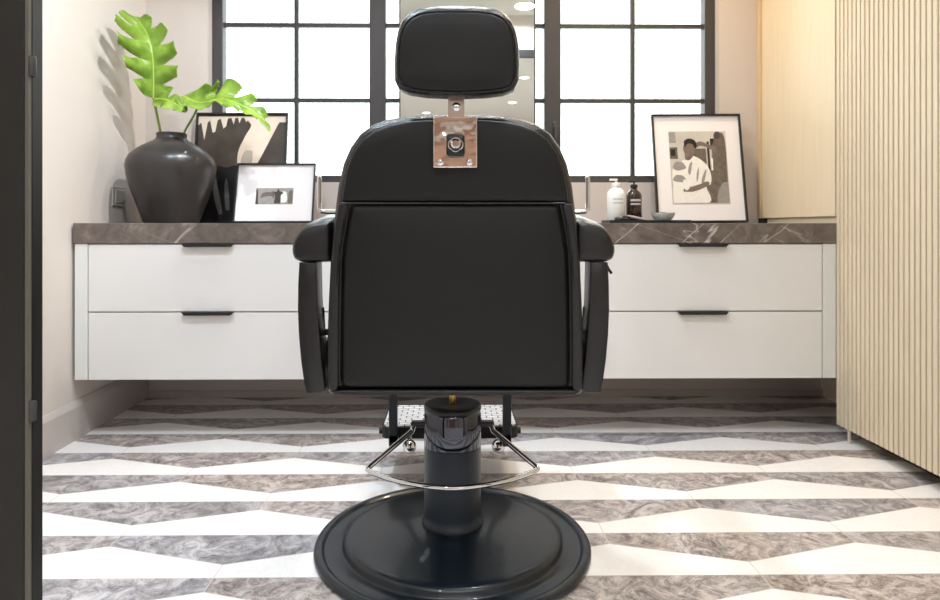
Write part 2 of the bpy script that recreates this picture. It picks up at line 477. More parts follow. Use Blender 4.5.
# ================================================================= VANITY + COUNTER
VF = 2.40
ZT = .786; ZT0 = wz(243.4, VF); ZB = wz(379, VF)
xl, xr = wx(73.5, VF), wx(836.6, VF)
ct = bmesh.new(); box(ct, xl, xr, VF-.004, YB-.001, ZT0, ZT, .0015)
ct = finish('marble_countertop', ct, M['marble']); tag(ct, 'grey-brown marble countertop slab with white veins on the white drawer unit', 'countertop')
va = thing('floating_vanity', 'long white wall-hung drawer unit with black lip pulls under the marble top', 'cabinet', ((xl+xr)/2, VF+.3, ZB))
finish('carcass', B(xl+.005, xr-.001, VF+.021, YB-.013, ZB+.002, ZT0-.0005), M['white'], va)
gx = [wx(88, VF), wx(331, VF), wx(580, VF), wx(822.3, VF)]
for a, b_ in ((xl+.004, gx[0]-.002), (gx[3]+.002, xr-.001)):
    finish('filler_panel', B(a, b_, VF, VF+.020, ZB, ZT0-.001, .001), M['filler'], va)
rows = [(wz(311, VF), ZT0-.004), (ZB, wz(312.3, VF))]
hc = [wx(208.5, VF), wx(455.5, VF), wx(702, VF)]
for i in range(3):
    for z0, z1 in rows:
        dr = finish('drawer', B(gx[i]+.0015, gx[i+1]-.0015, VF, VF+.020, z0, z1, .001), M['white'], va)
        h = bmesh.new(); c = hc[i]
        pts = [(c-.092, z1+.0025), (c+.092, z1+.0025), (c+.082, z1-.0085), (c-.082, z1-.0085)]
        A = [h.verts.new((x, VF-.018, z)) for x, z in pts]; C = [h.verts.new((x, VF+.001, z)) for x, z in pts]
        h.faces.new(A); h.faces.new(C)
        for k in range(4): h.faces.new((A[k], A[(k+1) % 4], C[(k+1) % 4], C[k]))
        finish('handle', h, M['black'], dr)

# ================================================================= RIGHT SIDE CABINETS
FX = 1.409
fw = thing('fluted_wardrobe', 'tall pale oak wardrobe with vertical fluted front along the right wall', 'wardrobe', (FX+.14, 1.6, 0))
pitch = .02415; y0, y1 = .84, 2.396; z0, z1 = .052, 2.39
bm = bmesh.new(); prof = []
y = y1
prof.append((FX, y1))
gw, gd = .0062, .0075
y = y1-.0195
while y > y0+pitch:
    prof += [(FX, y+gw/2+.0012), (FX+.0012, y+gw/2), (FX+gd, y+gw/2), (FX+gd, y-gw/2), (FX+.0012, y-gw/2), (FX, y-gw/2-.0012)]
    y -= pitch
prof += [(FX, y0), (FX+.022, y0), (FX+.022, y1)]
quadprism(bm, prof, z0, z1)
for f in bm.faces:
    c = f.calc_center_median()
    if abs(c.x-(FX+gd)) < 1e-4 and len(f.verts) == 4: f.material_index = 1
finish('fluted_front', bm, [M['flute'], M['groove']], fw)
finish('carcass', B(FX+.0225, XR-.001, y0, y1, .055, z1), M['oak'], fw)
finish('plinth', B(FX+.09, XR-.001, y0, y1-.05, 0, .0545), M['dark'], fw)
bm = bmesh.new(); lathe(bm, [(0, 0), (.006, 0), (.006, .053), (0, .053)], (FX+.012, 2.338, 0), 16)
finish('foot', bm, mat('pale_metal_foot', (200, 190, 176), .4), fw, 40)
# oak cabinet on the counter, its side facing the room
oc = thing('oak_cabinet', 'plain pale oak cabinet standing on the right end of the marble counter', 'cabinet', (1.55, 2.7, ZT))
finish('side_panel', B(1.414, 1.434, 2.416, 2.985, .812, 2.39, .001), M['oak'], oc)
finish('carcass', B(1.4345, XR-.001, 2.44, YB-.001, .812, 2.39), M['oak'], oc)
finish('plinth', B(1.424, XR-.001, 2.404, 2.955, ZT+.0005, .8115), M['oak'], oc)
finish('back_post', B(1.404, 1.4335, 2.986, YB-.001, .812, 2.39), wood('darker_oak', (210, 184, 144), (218, 194, 156)), oc)
finish('foot', B(1.408, 1.4335, 2.960, YB-.002, ZT+.0005, .8115), M['black'], oc)

# wall switch on the left wall
sy = 2.75; sw = thing('wall_switch', 'taupe square rocker switch on the left wall beside the vase', 'switch', (lw(sy), sy, .90))
finish('plate', B(lw(sy)-.001, lw(sy)+.006, sy-.052, sy+.052, .858, .938, .002), M['sock'], sw)
finish('rocker', B(lw(sy)+.005, lw(sy)+.009, sy-.034, sy+.034, .870, .926, .002), M['sock'], sw)

# mirror
MY = 2.955
mx0, mx1 = wx(399, MY), wx(535.5, MY)
mi = thing('mirror', 'tall slim-framed mirror standing in front of the middle window bay', 'mirror', ((mx0+mx1)/2, MY, ZT))
bm = bmesh.new(); t = .006
box(bm, mx0, mx0+t, MY-.008, MY+.014, ZT+.0005, 2.2); box(bm, mx1-t, mx1, MY-.008, MY+.014, ZT+.0005, 2.2)
box(bm, mx0+t, mx1-t, MY-.008, MY+.014, ZT+.0005, ZT+t); box(bm, mx0+t, mx1-t, MY-.008, MY+.014, 2.2-t, 2.2)
box(bm, mx0+t, mx1-t, MY+.006, MY+.014, ZT+t, 2.2-t)
finish('mirror_frame', bm, M['steel'], mi)
finish('mirror_glass', B(mx0+t, mx1-t, MY-.001, MY+.005, ZT+t, 2.2-t), M['mirror'], mi)

# ================================================================= CEILING LIGHTS
def downlight(x, y, label, power, col=(.96, .975, 1), spread=150, size=.14, aim=None):
    t = thing('ceiling_downlight', label, 'ceiling light', (x, y, ZC), 'recessed ceiling downlights')
    bm = bmesh.new(); lathe(bm, [(.050, -.0005), (.062, -.0005), (.060, -.006), (.050, -.004)], (x, y, ZC), 32)
    finish('trim_ring', bm, M['lamptrim'], t, 40)
    bm = bmesh.new(); lathe(bm, [(0, -.003), (.050, -.003), (.050, -.0008), (0, -.0008)], (x, y, ZC), 32)
    finish('lens', bm, M['lampon'], t, 40)
    if aim:
        li = bpy.data.lights.new('spot_lamp', 'SPOT'); li.shadow_soft_size = size/2; li.spot_size = math.radians(spread); li.spot_blend = .5
    else:
        li = bpy.data.lights.new('downlight_lamp', 'AREA'); li.shape = 'DISK'; li.size = size; li.spread = math.radians(spread)
    li.energy = power; li.color = col
    lo = bpy.data.objects.new('downlight_lamp', li); COL.objects.link(lo); lo.location = (x, y, ZC-.012)
    if aim: lo.rotation_euler = (Vector(aim)-lo.location).to_track_quat('-Z', 'Y').to_euler()
R = 'round recessed white downlight in the room ceiling '
H = 'round recessed white downlight in the hall ceiling '
downlight(-.58, 2.90, R+'above the vase', 6, (.97, .98, 1), 130, .03)
downlight(.80, 2.70, R+'above the large framed photograph', 22, (1, .78, .52), 140)
downlight(.54, 1.08, R+'nearest the door on the right', 22, (.95, .97, 1))
downlight(-.62, 1.35, R+'nearest the door on the left', 46, (.74, .86, 1))
downlight(-.22, 1.86, R+'aimed at the vase and leaves', 200, (.95, .97, 1), 50, .03, (-1.34, 2.72, 1.25))
downlight(.05, 2.10, R+'in front of the mirror', 26, (.93, .96, 1))
downlight(.80, -1.27, H+'nearest the doorway', 48)
downlight(.80, -2.70, H+'second from the doorway on the right', 64)
downlight(-.35, -3.50, H+'farthest from the doorway', 64)
downlight(-.60, -.90, H+'left of the doorway', 44, (.95, .98, 1))

# ================================================================= BARBER CHAIR
AXP = 453.5; CXP = 455.2                    # chair centre column in the photo
PD = 1.607                     # pedestal distance
CX = .004
ch = thing('barber_chair', 'black leather barber chair seen from behind on a round black base', 'chair', (CX, PD, 0))
# base
bm = bmesh.new()
lathe(bm, [(0, .001), (.325, .001), (.331, .006), (.331, .012), (.327, .017), (.318, .0185), (.312, .018), (.308, .013), (.304, .012), (.290, .012), (.266, .0125),
           (.2625, .016), (.261, .025), (.257, .031), (.250, .0335), (.235, .0345), (.20, .036), (.15, .043), (.11, .050), (.085, .0535), (.06, .055), (0, .055)], (CX, PD, 0), 96)
finish('base_disc', bm, M['basemetal'], ch, 50)
bm = bmesh.new()
lathe(bm, [(0, .050), (.0735, .050), (.0745, .054), (.0745, .060), (.072, .066), (.0695, .072), (.069, .08), (.069, .242), (.068, .2425), (0, .2425)], (CX, PD, 0), 64)
finish('pedestal', bm, M['post'], ch, 40)
bm = bmesh.new()
lathe(bm, [(0, .243), (.0685, .243), (.0692, .245), (.0692, .318), (.065, .328), (0, .328)], (CX, PD, 0), 64)
finish('polished_sleeve', bm, M['sleeve'], ch, 40)
bm = bmesh.new()
lathe(bm, [(0, .3285), (.068, .3285), (.070, .332), (.070, .338), (.067, .3425), (.050, .3435), (.022, .341), (0, .341)], (CX, PD, 0), 64)
finish('pedestal_cap', bm, M['piping'], ch, 40)
bm = bmesh.new(); lathe(bm, [(0, .341), (.0095, .341), (.0095, .44), (0, .44)], (CX, PD, 0), 24)
finish('piston_rod', bm, M['brass'], ch, 40)
# undercarriage and seat
bm = bmesh.new(); box(bm, CX-.14, CX+.14, 1.46, 1.86, .405, .44, .006); box(bm, CX-.045, CX+.045, PD-.05, PD+.05, .400, .406, .001)
finish('underframe', bm, M['armblack'], ch)
finish('seat', cushion(bmesh.new(), rrect(CX-.235, CX+.235, .441, .56, .03), 1.425, 1.90, .03, 4, 0, .01), M['leather2'], ch, 50)
# backrest -----------------------------------------------------------------
def lean(z): return 1.325-.055*max(0, (z-.45))/.55
def bp_(px, py):
    y = 1.30
    for _ in range(4): y = lean(wz(py, y))
    q = at(px, py, y); return (q.x, q.z)
def shear(q): return Vector((q.x, q.y+lean(q.z), q.z))
def deeper(P, k, z0=EYE):
    # same silhouette carried by the edge that sits a little further away
    return [(x*k, EYE+(z-EYE)*k) for x, z in P]
def sym(L):   # left half given in pixel columns, mirrored about the chair centre
    L = smooth_keep(L)
    return [bp_(x, y) for x, y in L]+[bp_(2*CXP-x, y) for x, y in reversed(L)]
def smooth_keep(L):
    return L
shell_l = [(331, 392.5), (328.2, 387), (327.8, 380), (328, 340), (329.5, 295), (331.5, 255), (335, 218), (339, 186), (344, 164), (351, 148), (361, 134), (373, 125.5), (388, 119.8), (405, 117), (425, 115.6), (445, 115.3)]
body = dense(deeper(sym(shell_l), 1+.046/1.31), .015)
bk = finish('backrest', cushion(bmesh.new(), body, .012, .115, .030, 5, 0, .02, shear), M['leather2'], ch, 60)
up_l = [(341.5, 202.5), (342.5, 190), (346, 170), (352.5, 153), (362, 139.5), (374, 130.5), (389, 124.6), (406, 121.2), (426, 119.8), (445, 119.4)]
finish('upper_back_panel', cushion(bmesh.new(), dense(sym(up_l), .012), -.0015, .03, .008, 4, .006, 0, shear, 12), M['leather'], ch, 60)
lo_l = [(341.8, 384.5), (340.8, 379), (341.2, 330), (342, 280), (342.8, 254), (346.5, 230), (350.5, 208), (353, 204.8), (358, 204)]
lo_l = [(350, 388.4), (345, 387.4), (342, 384.5), (341, 379)]+lo_l[2:]
finish('lower_back_panel', cushion(bmesh.new(), dense(sym(lo_l),   .012), -.004, .03, .014, 5, .010, 0, shear, 14), M['leather'], ch, 60)
def piping(pts, r=.0016, y=-.001, closed=False, par=ch):
    P = []
    for x, yy in pts:
        a, z = bp_(x, yy); P.append((a, lean(z)+y, z))
    bm = bmesh.new(); tube(bm, smooth_path(P, 6, closed), r, 8, closed); return finish('piping', bm, M['piping'], par, 60)
piping([(342, 203.4), (350, 203.2), (400, 203.2), (453.5, 203.2), (507, 203.2), (557, 203.2), (565, 203.4)], .0022)
for s in (1, -1):
    f = lambda x: x if s == 1 else 2*CXP-x
    piping([(f(x), y) for x, y in [(349.5, 204.5), (346, 222), (341.5, 252), (340, 300), (339.4, 350), (339.6, 386)]], .0022, .001)
    sb = [(338.5, 204), (335, 224), (331.8, 258), (329.6, 300), (328.3, 345), (328.3, 387), (331.5, 392), (337, 389.8), (338.6, 385), (338.7, 340), (339.2, 295), (340.2, 254), (344.5, 226), (348.6, 206), (345, 203.2)]
    finish('side_bolster', cushion(bmesh.new(), dense([bp_(f(x), y) for x, y in sb], .012), -.004, .07, .0045, 3, 0, 0, shear, 2), M['leather2'], ch, 50)
# bottom rail
bb = [(334, 390), (576, 390), (580, 392), (575, 395.6), (335, 395.6), (331, 392)]
finish('bottom_rail', cushion(bmesh.new(), dense([bp_(x, y) for x, y in bb], .012), -.001, .10, .004, 3, 0, 0, shear, 1), M['leather2'], ch, 50)
# headrest -----------------------------------------------------------------
HD = 1.235
def hp(x, y): return (wx(x, HD), wz(y, HD))
hl = [(394.8, 66), (395.6, 48), (398, 34), (402.5, 23.5), (410, 15.5), (420, 11), (436, 9), (457, 8.6)]
hr = [(478, 9), (494, 11), (504.5, 15.8), (511.5, 24), (516, 35), (518.4, 49), (519, 66), (518.2, 82), (513.5, 91), (503, 94.8), (485, 97), (457, 98), (428, 97), (410, 94.6), (399.5, 90.5), (395.2, 82)]
hpoly = dense(deeper([hp(x, y) for x, y in hl+hr], 1+.036/HD), .012)
hd = finish('headrest', cushion(bmesh.new(), hpoly, HD, HD+.075, .026, 6, 0, .012, None, 4), M['leather2'], ch, 60)
ip = [hp(457+(x-457)*.945, 51.5+(y-53)*.90) for x, y in hl+hr]
finish('headrest_panel', cushion(bmesh.new(), dense(ip, .012), HD-.003, HD+.02, .006, 4, .006, 0, None, 6), M['leather'], hd, 60)
P = [(x, HD+.0005, z) for x, z in [hp(457+(x-457)*.958, 51.6+(y-53)*.915) for x, y in hl+hr]]
bm = bmesh.new(); tube(bm, smooth_path(P, 4, True), .0018, 8, True); finish('piping', bm, M['piping'], hd, 60)
# bracket: stem, plate, knob
sx = wx(456.3, 1.26); ys = 1.2635
bm = bmesh.new(); box(bm, sx-.0155, sx+.0155, ys, ys+.007, wz(150, ys), wz(96, ys)+.02, .0015)
stem = finish('headrest_stem', bm, M['brushed'], ch)
bm = bmesh.new(); c = at(456.3, 107, ys); lathe(bm, [(0, -.005), (.005, -.005), (.0085, -.0025), (.0085, 0), (0, 0)], (c.x, ys, c.z), 24, 'y')
finish('bolt', bm, M['chrome'], stem, 40)
yp = 1.262
def plate_pt(px, py): return wx(px, yp), wz(py, yp)
xa, za = plate_pt(433.5, 168); xb, zb = plate_pt(477, 117)
bm = bmesh.new(); box(bm, xa, xb, yp-.008, yp-.001, za, zb, .0018, 3); box(bm, xa, sx-.0165, yp-.004, yp+.03, zb-.0035, zb, .001); box(bm, sx+.0165, xb, yp-.004, yp+.03, zb-.0035, zb, .001)
pm = mat('polished_chrome_plate', (236, 228, 224), .05, 1, bump=.7, bscale=11)
for n_ in pm.node_tree.nodes:
    if n_.type == 'BUMP': n_.inputs['Distance'].default_value = .012
plate = finish('bracket_plate', bm, pm, ch)
bm = bmesh.new(); c = at(455.5, 146.5, yp); box(bm, c.x-.0175, c.x+.0175, yp-.026, yp-.008, c.z-.021, c.z+.021, .006, 3)
finish('clamp_block', bm, M['piping'], plate, 40)
bm = bmesh.new(); lathe(bm, [(0, -.045), (.006, -.045), (.010, -.041), (.0125, -.034), (.0145, -.030), (.0145, -.026), (0, -.026)], (c.x, yp, c.z), 32, 'y')
finish('knob', bm, M['chrome'], plate, 40)
for px in (440.5, 469.5):
    c = at(px, 162.3, yp-.008); bm = bmesh.new(); lathe(bm, [(0, -.0035), (.003, -.0035), (.0065, -.0015), (.0065, 0), (0, 0)], (c.x, yp-.008, c.z), 24, 'y')
    finish('screw', bm, M['chrome'], plate, 40)
# arms ---------------------------------------------------------------------
AY = 1.345
for s in (1, -1):
    f = lambda x: x if s == 1 else 2*AXP-x
    ap = [(293, 253), (293.4, 246), (296, 238), (301, 230.5), (309, 224.5), (319, 221), (331, 219.5), (336, 224), (336.5, 255), (334, 263), (305, 263.4), (299, 262.2), (295, 259.5)]
    poly = [(wx(f(x), AY+.036), wz(y, AY+.036)) for x, y in ap]
    ps = [tuple(v) for v in smooth_path([Vector((a, b_, 0)) for a, b_ in poly], 4, True)]
    ps = [(a, b_) for a, b_, _ in ps]
    def rise(q, s=s):
        t_ = max(0, q.y-AY)
        return Vector((q.x+s*.02*t_, q.y, q.z+.10*t_))
    arm = finish('armrest', pillow(bmesh.new(), ps, AY, AY+.36, .050, .30, 9, rise), M['leather2'], ch, 60)
    # curved side panel below the pad
    pp = [(299, 262.5), (297.9, 285), (297.6, 310), (298.6, 335), (300.8, 360), (304, 383), (306.5, 393.4), (321.2, 393), (325, 389),
          (321.5, 360), (319, 330), (317.2, 300), (316.3, 262.5)]
    poly = dense([(wx(f(x), AY+.012), wz(y, AY+.012)) for x, y in pp], .012)
    finish('side_panel', cushion(bmesh.new(), poly, AY+.012, AY+.072, .0022, 2, 0, 0, None, 1), M['armblack'], ch, 30)
    ax = wx(f(312), AY); bm = bmesh.new()
    box(bm, ax-.014, ax+.014, AY+.06, AY+.36, .440, .468, .003); box(bm, ax-.014, ax+.014, AY+.30, AY+.36, .45, .70, .003)
    box(bm, min(ax, ax+s*.09), max(ax, ax+s*.09), AY+.20, AY+.24, .440, .465, .003)
    finish('arm_frame', bm, M['armblack'], ch, 30)
    # recline bracket between panel and back
    bx = wx(f(322), 1.42); bm = bmesh.new()
    box(bm, min(bx-.014, bx+.014), max(bx-.014, bx+.014), 1.40, 1.46, .47, .53, .004)
    tube(bm, [(bx, 1.41, .60), (bx, 1.43, .52)], .007, 10)
    tube(bm, [(bx-s*.02, 1.43, .545), (bx+s*.045, 1.43, .545)], .007, 10)
    finish('recline_bracket', bm, M['black'], ch, 40)
    # chrome upright
    yr = 1.415; X_ = wx(f(319.2), yr)
    bm = bmesh.new()
    pts = [(X_, yr, wz(178, yr)), (X_, yr, wz(200, yr)), (X_, yr, wz(208.5, yr)), (X_+s*.006, yr, wz(211.5, yr)), (X_+s*.02, yr, wz(212, yr)), (X_+s*.06, yr, wz(212, yr))]
    tube(bm, pts, .0052, 12); lathe(bm, [(0, .006), (.003, .0055), (.0052, .002), (.0052, 0)], (X_, yr, wz(178, yr)), 12)
    finish('chrome_handle', bm, M['chrome'], ch, 50)
# small lever under the right pad
bm = bmesh.new(); a = at(606, 264, 1.40); tube(bm, [a, a+Vector((.006, 0, -.012)), a+Vector((.012, 0, -.02))], .003, 8)
finish('lever', bm, M['black'], ch, 40)
# footrest --------------------------------------------------------------------
fx0, fx1 = CX-.213, CX+.199
bm = bmesh.new()
def plan(bm, poly, z0, z1):
    return quadprism(bm, poly, z0, z1)
def rplan(x0, x1, y0, y1, r): return rrect(x0, x1, y0, y1, r)
plan(bm, rplan(fx0, fx1, 1.985, 2.225, .025), .136, .1695)
for sx_ in (fx0-.004, fx1+.004): lathe(bm, [(0, -.006), (.010, -.006), (.010, .006), (0, .006)], (sx_, 2.02, .150), 16, 'x')
fr_ = finish('footrest', bm, M['rubber'], ch, 40)
bm = bmesh.new(); plan(bm, rplan(fx0+.006, fx1-.006, 1.992, 2.219, .02), .1695, .1735)
finish('tread_pad', bm, M['pad'], fr_, 40)
for s in (-1, 1):
    xx = CX-.0065+s*.167
    bm = bmesh.new(); box(bm, xx-.0125, xx+.0125, 1.93, 1.955, .128, .45, .003)
    box(bm, xx-.0125, xx+.0125, 1.84, 1.955, .41, .44, .003); box(bm, xx-.0125, xx+.0125, 1.93, 1.99, .14, .165, .003)
    if s == 1: box(bm, CX-.17, CX+.158, 1.93, 1.955, .40, .44, .003)
    box(bm, min(xx, CX+s*.13), max(xx, CX+s*.13), 1.84, 1.87, .41, .438)
    finish('footrest_strut', bm, M['post'], ch)
    c = Vector((CX+.005+s*.133, 1.975, .116)); bm = bmesh.new()
    bmesh.ops.create_uvsphere(bm, u_segments=24, v_segments=16, radius=.0205, matrix=Matrix.Translation(c))
    tube(bm, [c, c+Vector((0, .02, .03))], .008, 12)
    finish('ball_foot', bm, M['chrome'], ch, 60)
# pump loop
pts = []
P0 = at(413, 420, 1.66)
def mir(p): return Vector((2*CX-p.x, p.y, p.z))
A0 = Vector((CX-.088, 1.655, .279)); A1 = Vector((CX-.097, 1.650, .275)); A2 = Vector((CX-.101, 1.643, .264))
C0 = Vector((CX-.192, 1.575, .206)); C1 = Vector((CX-.201, 1.562, .199)); C2 = Vector((CX-.186, 1.545, .197))
half = [A0, A1, A2, C0, C1, C2]
loop = smooth_path([A0, A1, A2], 4)[:-1]+[A2, C0]+smooth_path([C0, C1, C2], 5)[1:-1]
mid = smooth_path([C2, Vector((CX-.11, 1.488, .197)), Vector((CX, 1.455, .196)), mir(Vector((CX-.11, 1.488, .197))), mir(C2)], 10)
loop = loop+mid+[mir(p) for p in reversed(loop)]
bm = bmesh.new(); tube(bm, loop, .0062, 14); pl = finish('pump_loop', bm, M['chrome'], ch, 60)
for s in (-1, 1):
    bm = bmesh.new(); a, b_ = CX+s*.064, CX+s*.104; box(bm, min(a, b_), max(a, b_), 1.645, 1.67, .273, .285, .003)
    finish('loop_bracket', bm, M['piping'], pl)

# ================================================================= VASE AND LEAVES
VD = 2.72; vc = at(171.6, 221, VD)
s_ = VD/F
vp = [(27, 221), (28, 220), (29.5, 216), (33, 207), (37.5, 196), (41.5, 185), (44.5, 174), (45.7, 165), (44.8, 159), (42, 154), (37, 149.5), (30, 145), (22, 141), (17, 138.5), (15.2, 136), (15.2, 133.5), (15.6, 132), (14.6, 131.3), (13.4, 132), (13, 135), (13.4, 139), (21, 144), (38, 156), (41, 165), (36, 185), (25, 212), (22, 217), (0, 217)]
prof = [(0, 0)]+[(r*s_*.925, (221-y)*s_) for r, y in vp]
bm = bmesh.new(); lathe(bm, prof, (vc.x, VD, ZT+.0008), 72)
tag(finish('vase', bm, M['vase'], None, 60), 'large dark grey urn-shaped vase on the left end of the counter', 'vase')

def leaf(name_parent, mid, dirL, dirR, wL, wR, nl, slit=.30, droop=.25, sweep=.35, NT=150, NS=14, curl=0., fL=0., fR=0.):
    """split monstera blade: mid = midrib points, dir* = side directions; slits cut between lobes"""
    path = smooth_path(mid, 20); L = [0]
    for a, b_ in zip(path, path[1:]): L.append(L[-1]+(b_-a).length)
    tot = L[-1]
    def pos(t):
        d = t*tot
        for i in range(len(L)-1):
            if L[i+1] >= d: break
        k = (d-L[i])/max(1e-9, L[i+1]-L[i]); return path[i].lerp(path[i+1], k), (path[i+1]-path[i]).normalized()
    bm = bmesh.new()
    for side, D, W in ((0, dirL, wL), (1, dirR, wR)):
        V = {}
        for i in range(NT+1):
            t = i/NT; p, tg = pos(t)
            w = W*(math.sin(PI*min(1, (t*.93+.07))**.80)**.62)*(1+(fR if side else fL)*(t-.4))
            ph = t*nl+(.3 if side else .05); fr_ = ph-math.floor(ph)
            for j in range(NS+1):
                s = j/NS
                d = D-tg*D.dot(tg); d.normalize(); nrm = tg.cross(d) if side else d.cross(tg)
                # lobe rounding at the rim
                lob = 1-.28*abs(fr_-.5)**2*4*(1 if t < .97 else 0)
                q = p+d*(w*lob*s)+tg*(sweep*w*s**1.6)+Vector((0, 0, -1))*(droop*w*s*s)+nrm*(.10*w*math.sin(PI*s))+nrm*(.12*w*s*math.cos(2*PI*fr_))+nrm*(curl*w*s*s)
                V[i, j] = bm.verts.new(q)
        for i in range(NT):
            t = (i+.5)/NT; ph = t*nl+(.3 if side else .05); fr_ = ph-math.floor(ph)
            for j in range(NS):
                s = (j+.5)/NS
                gap = slit*.5*max(0, (s-.42)/.58)**.7
                if s > .42 and min(fr_, 1-fr_) < gap and t > .04: continue
                bm.faces.new((V[i, j], V[i+1, j], V[i+1, j+1], V[i, j+1]))
    bmesh.ops.remove_doubles(bm, verts=bm.verts, dist=.00005)
    loose = [v for v in bm.verts if not v.link_faces]
    bmesh.ops.delete(bm, geom=loose, context='VERTS')
    o = finish('leaf_blade', bm, M['leaf'], name_parent)
    for p in o.data.polygons: p.use_smooth = True
    md = o.modifiers.new('thick', 'SOLIDIFY'); md.thickness = .0008
    bm = bmesh.new(); tube(bm, [pos(k/20)[0]+Vector((0, -.001, 0)) for k in range(21)], [.0030-.0022*k/20 for k in range(21)], 8)
    finish('midrib', bm, M['rib'], name_parent, 60)
D0 = VD
l1 = thing('monstera_leaf', 'tall upright bright green monstera leaf in the dark vase, nearest the wall', 'leaf', tuple(at(160, 131, D0)), 'monstera leaves in the dark vase')
b1 = at(153.5, 98, D0-.02)
bm = bmesh.new(); tube(bm, smooth_path([at(163, 150, D0), at(160.5, 133, D0), at(157, 115, D0-.01), b1], 8), .0052, 10)
finish('stalk', bm, M['stem'], l1, 60)
leaf(l1, [b1, at(153.5, 75, D0-.04), at(152, 52, D0-.05), at(146.5, 33, D0-.04), at(136, 17, D0-.02)],
     Vector((-.36, -.88, .48)), Vector((1, -.35, .05)), .150, .120, 4.8, .50, .22, .42, fL=1.1, fR=-.1, curl=.12)
# lower basal lobe of the same leaf
l2 = thing('monstera_leaf', 'low bright green monstera leaf arching right over the dark framed print', 'leaf', tuple(at(184, 131, D0)), 'monstera leaves in the dark vase')
b2 = at(200, 103, D0-.03)
bm = bmesh.new(); tube(bm, smooth_path([at(180, 148, D0), at(184.5, 132, D0), at(193, 117, D0-.01), b2], 8), .0045, 10)
finish('stalk', bm, M['stem'], l2, 60)
leaf(l2, [at(183, 96, D0+.02), b2, at(222, 99, D0-.05), at(243, 106, D0-.06), at(260, 116, D0-.06), at(270, 131, D0-.05)],
     Vector((-.1, .35, .95)), Vector((0, -1.0, -.30)), .105, .10, 5.6, .42, .15, .50, fL=-1.0, fR=-.3)
b3 = at(155.5, 99, D0-.035)
leaf(l1, [b3, at(166, 100, D0-.07), at(177, 105, D0-.08), at(187, 112, D0-.08)],
     Vector((.1, .3, .8)), Vector((0, -.6, -.7)), .045, .045, 2.6, .25, .1, .2, 60, 10)

# ================================================================= PICTURES
def picture(name, label, cat, TL, TR, BL, dt, db, group=None):
    """leaning frame; corner pixels, distances of top and bottom"""
    A = at(BL[0], BL[1], db); A.z = ZT+.0055; Bp = at(TL[0], TL[1], dt); C = at(TR[0], TR[1], dt)
    u = (C-Bp); w = u.length; u.normalize(); v = (Bp-A); v = v-u*v.dot(u); h = v.length; v.normalize(); nrm = v.cross(u).normalized()
    if nrm.y > 0: nrm = -nrm
    t = thing(name, label, cat, tuple(A+u*w/2))
    def pt(a, b_, c=0): return A+u*(a*w)+v*(b_*h)+nrm*(c-.018)
    def slab(bm, a0, a1, b0, b1, c0, c1, mi_=0):
        vs = [bm.verts.new(pt(a, b_, c)) for c in (c0, c1) for a, b_ in ((a0, b0), (a1, b0), (a1, b1), (a0, b1))]
        fs = [bm.faces.new([vs[i] for i in q]) for q in ((0, 1, 2, 3), (7, 6, 5, 4), (0, 4, 5, 1), (1, 5, 6, 2), (2, 6, 7, 3), (3, 7, 4, 0))]
        for f in fs: f.material_index = mi_
    def shape(bm, pts, c, mi_, smooth_=False):
        lim = [f_(p[i] for p in pts) for i in (0, 1) for f_ in (min, max)]
        if smooth_:
            pts = [tuple(p)[:2] for p in smooth_path([Vector((a, b_, 0)) for a, b_ in pts], 5, True)]
        pts = [(min(lim[1], max(lim[0], p[0])), min(lim[3], max(lim[2], p[1]))) for p in pts]
        vs = [bm.verts.new(pt(a, b_, c)) for a, b_ in pts]; f = bm.faces.new(vs); f.material_index = mi_
        f.normal_update(); bmesh.ops.triangulate(bm, faces=[f], ngon_method='EAR_CLIP')
    return t, w, h, slab, shape
def frame_parts(t, w, h, slab, fw_=.007):
    bm = bmesh.new(); a, b_ = fw_/w, fw_/h
    slab(bm, 0, a, 0, 1, 0, .018); slab(bm, 1-a, 1, 0, 1, 0, .018); slab(bm, a, 1-a, 0, b_, 0, .018); slab(bm, a, 1-a, 1-b_, 1, 0, .018)
    slab(bm, a, 1-a, b_, 1-b_, 0, .004)
    finish('picture_frame', bm, M['frame'], t)
    return a, b_
ARTBG = mat('print_pale_grey', (196, 191, 183), .5, var=.08, vscale=20)
ART = [M['artgrey'], M['artblack'], M['artmid'], M['artlight'], M['artskin'], M['artdark'], ARTBG]
# large framed photograph (right)
t, w, h, slab, shape = picture('framed_photograph', 'large black-framed monochrome photo of a man in a white shirt, leaning right of the window', 'picture', (651, 114), (739.5, 113.6), (657.8, 221), 2.955, 2.875)
a, b_ = frame_parts(t, w, h, slab, .008)
bm = bmesh.new(); slab(bm, a, 1-a, b_, 1-b_, .004, .008); finish('mat_board', bm, M['matb'], t)
bm = bmesh.new(); I = (.185, .825, .165, .84)
slab(bm, I[0], I[1], I[2], I[3], .008, .0085, 6)
def S(pts, lvl, mi_, sm=True):
    shape(bm, [(I[0]+(I[1]-I[0])*p, I[2]+(I[3]-I[2])*q) for p, q in pts], .0085+.0002*lvl, mi_, sm)
S([(.0, .62), (.14, .62), (.14, .78), (0, .78)], 1, 2, False); S([(0, .84), (.12, .84), (.12, .99), (0, .99)], 1, 0, False)
S([(.02, .66), (.10, .66), (.10, .75), (.02, .75)], 2, 1, False)
S([(.40, .55), (.64, .55), (.64, .76), (.40, .76)], 1, 2, False); S([(.66, .35), (.70, .35), (.70, .86), (.66, .86)], 1, 1, False)
S([(.72, .80), (.80, .80), (.80, .90), (.72, .90)], 1, 1, False)
S([(.60, .02), (.62, .3), (.70, .5), (.74, .68), (.74, .78), (.78, .86), (.80, .92), (.86, .98), (.95, .97), (.985, .85), (.99, .6), (.985, .3), (.985, .02)], 2, 2)
S([(.80, .90), (.79, .95), (.83, .995), (.89, .99), (.90, .93), (.86, .89)], 3, 5)
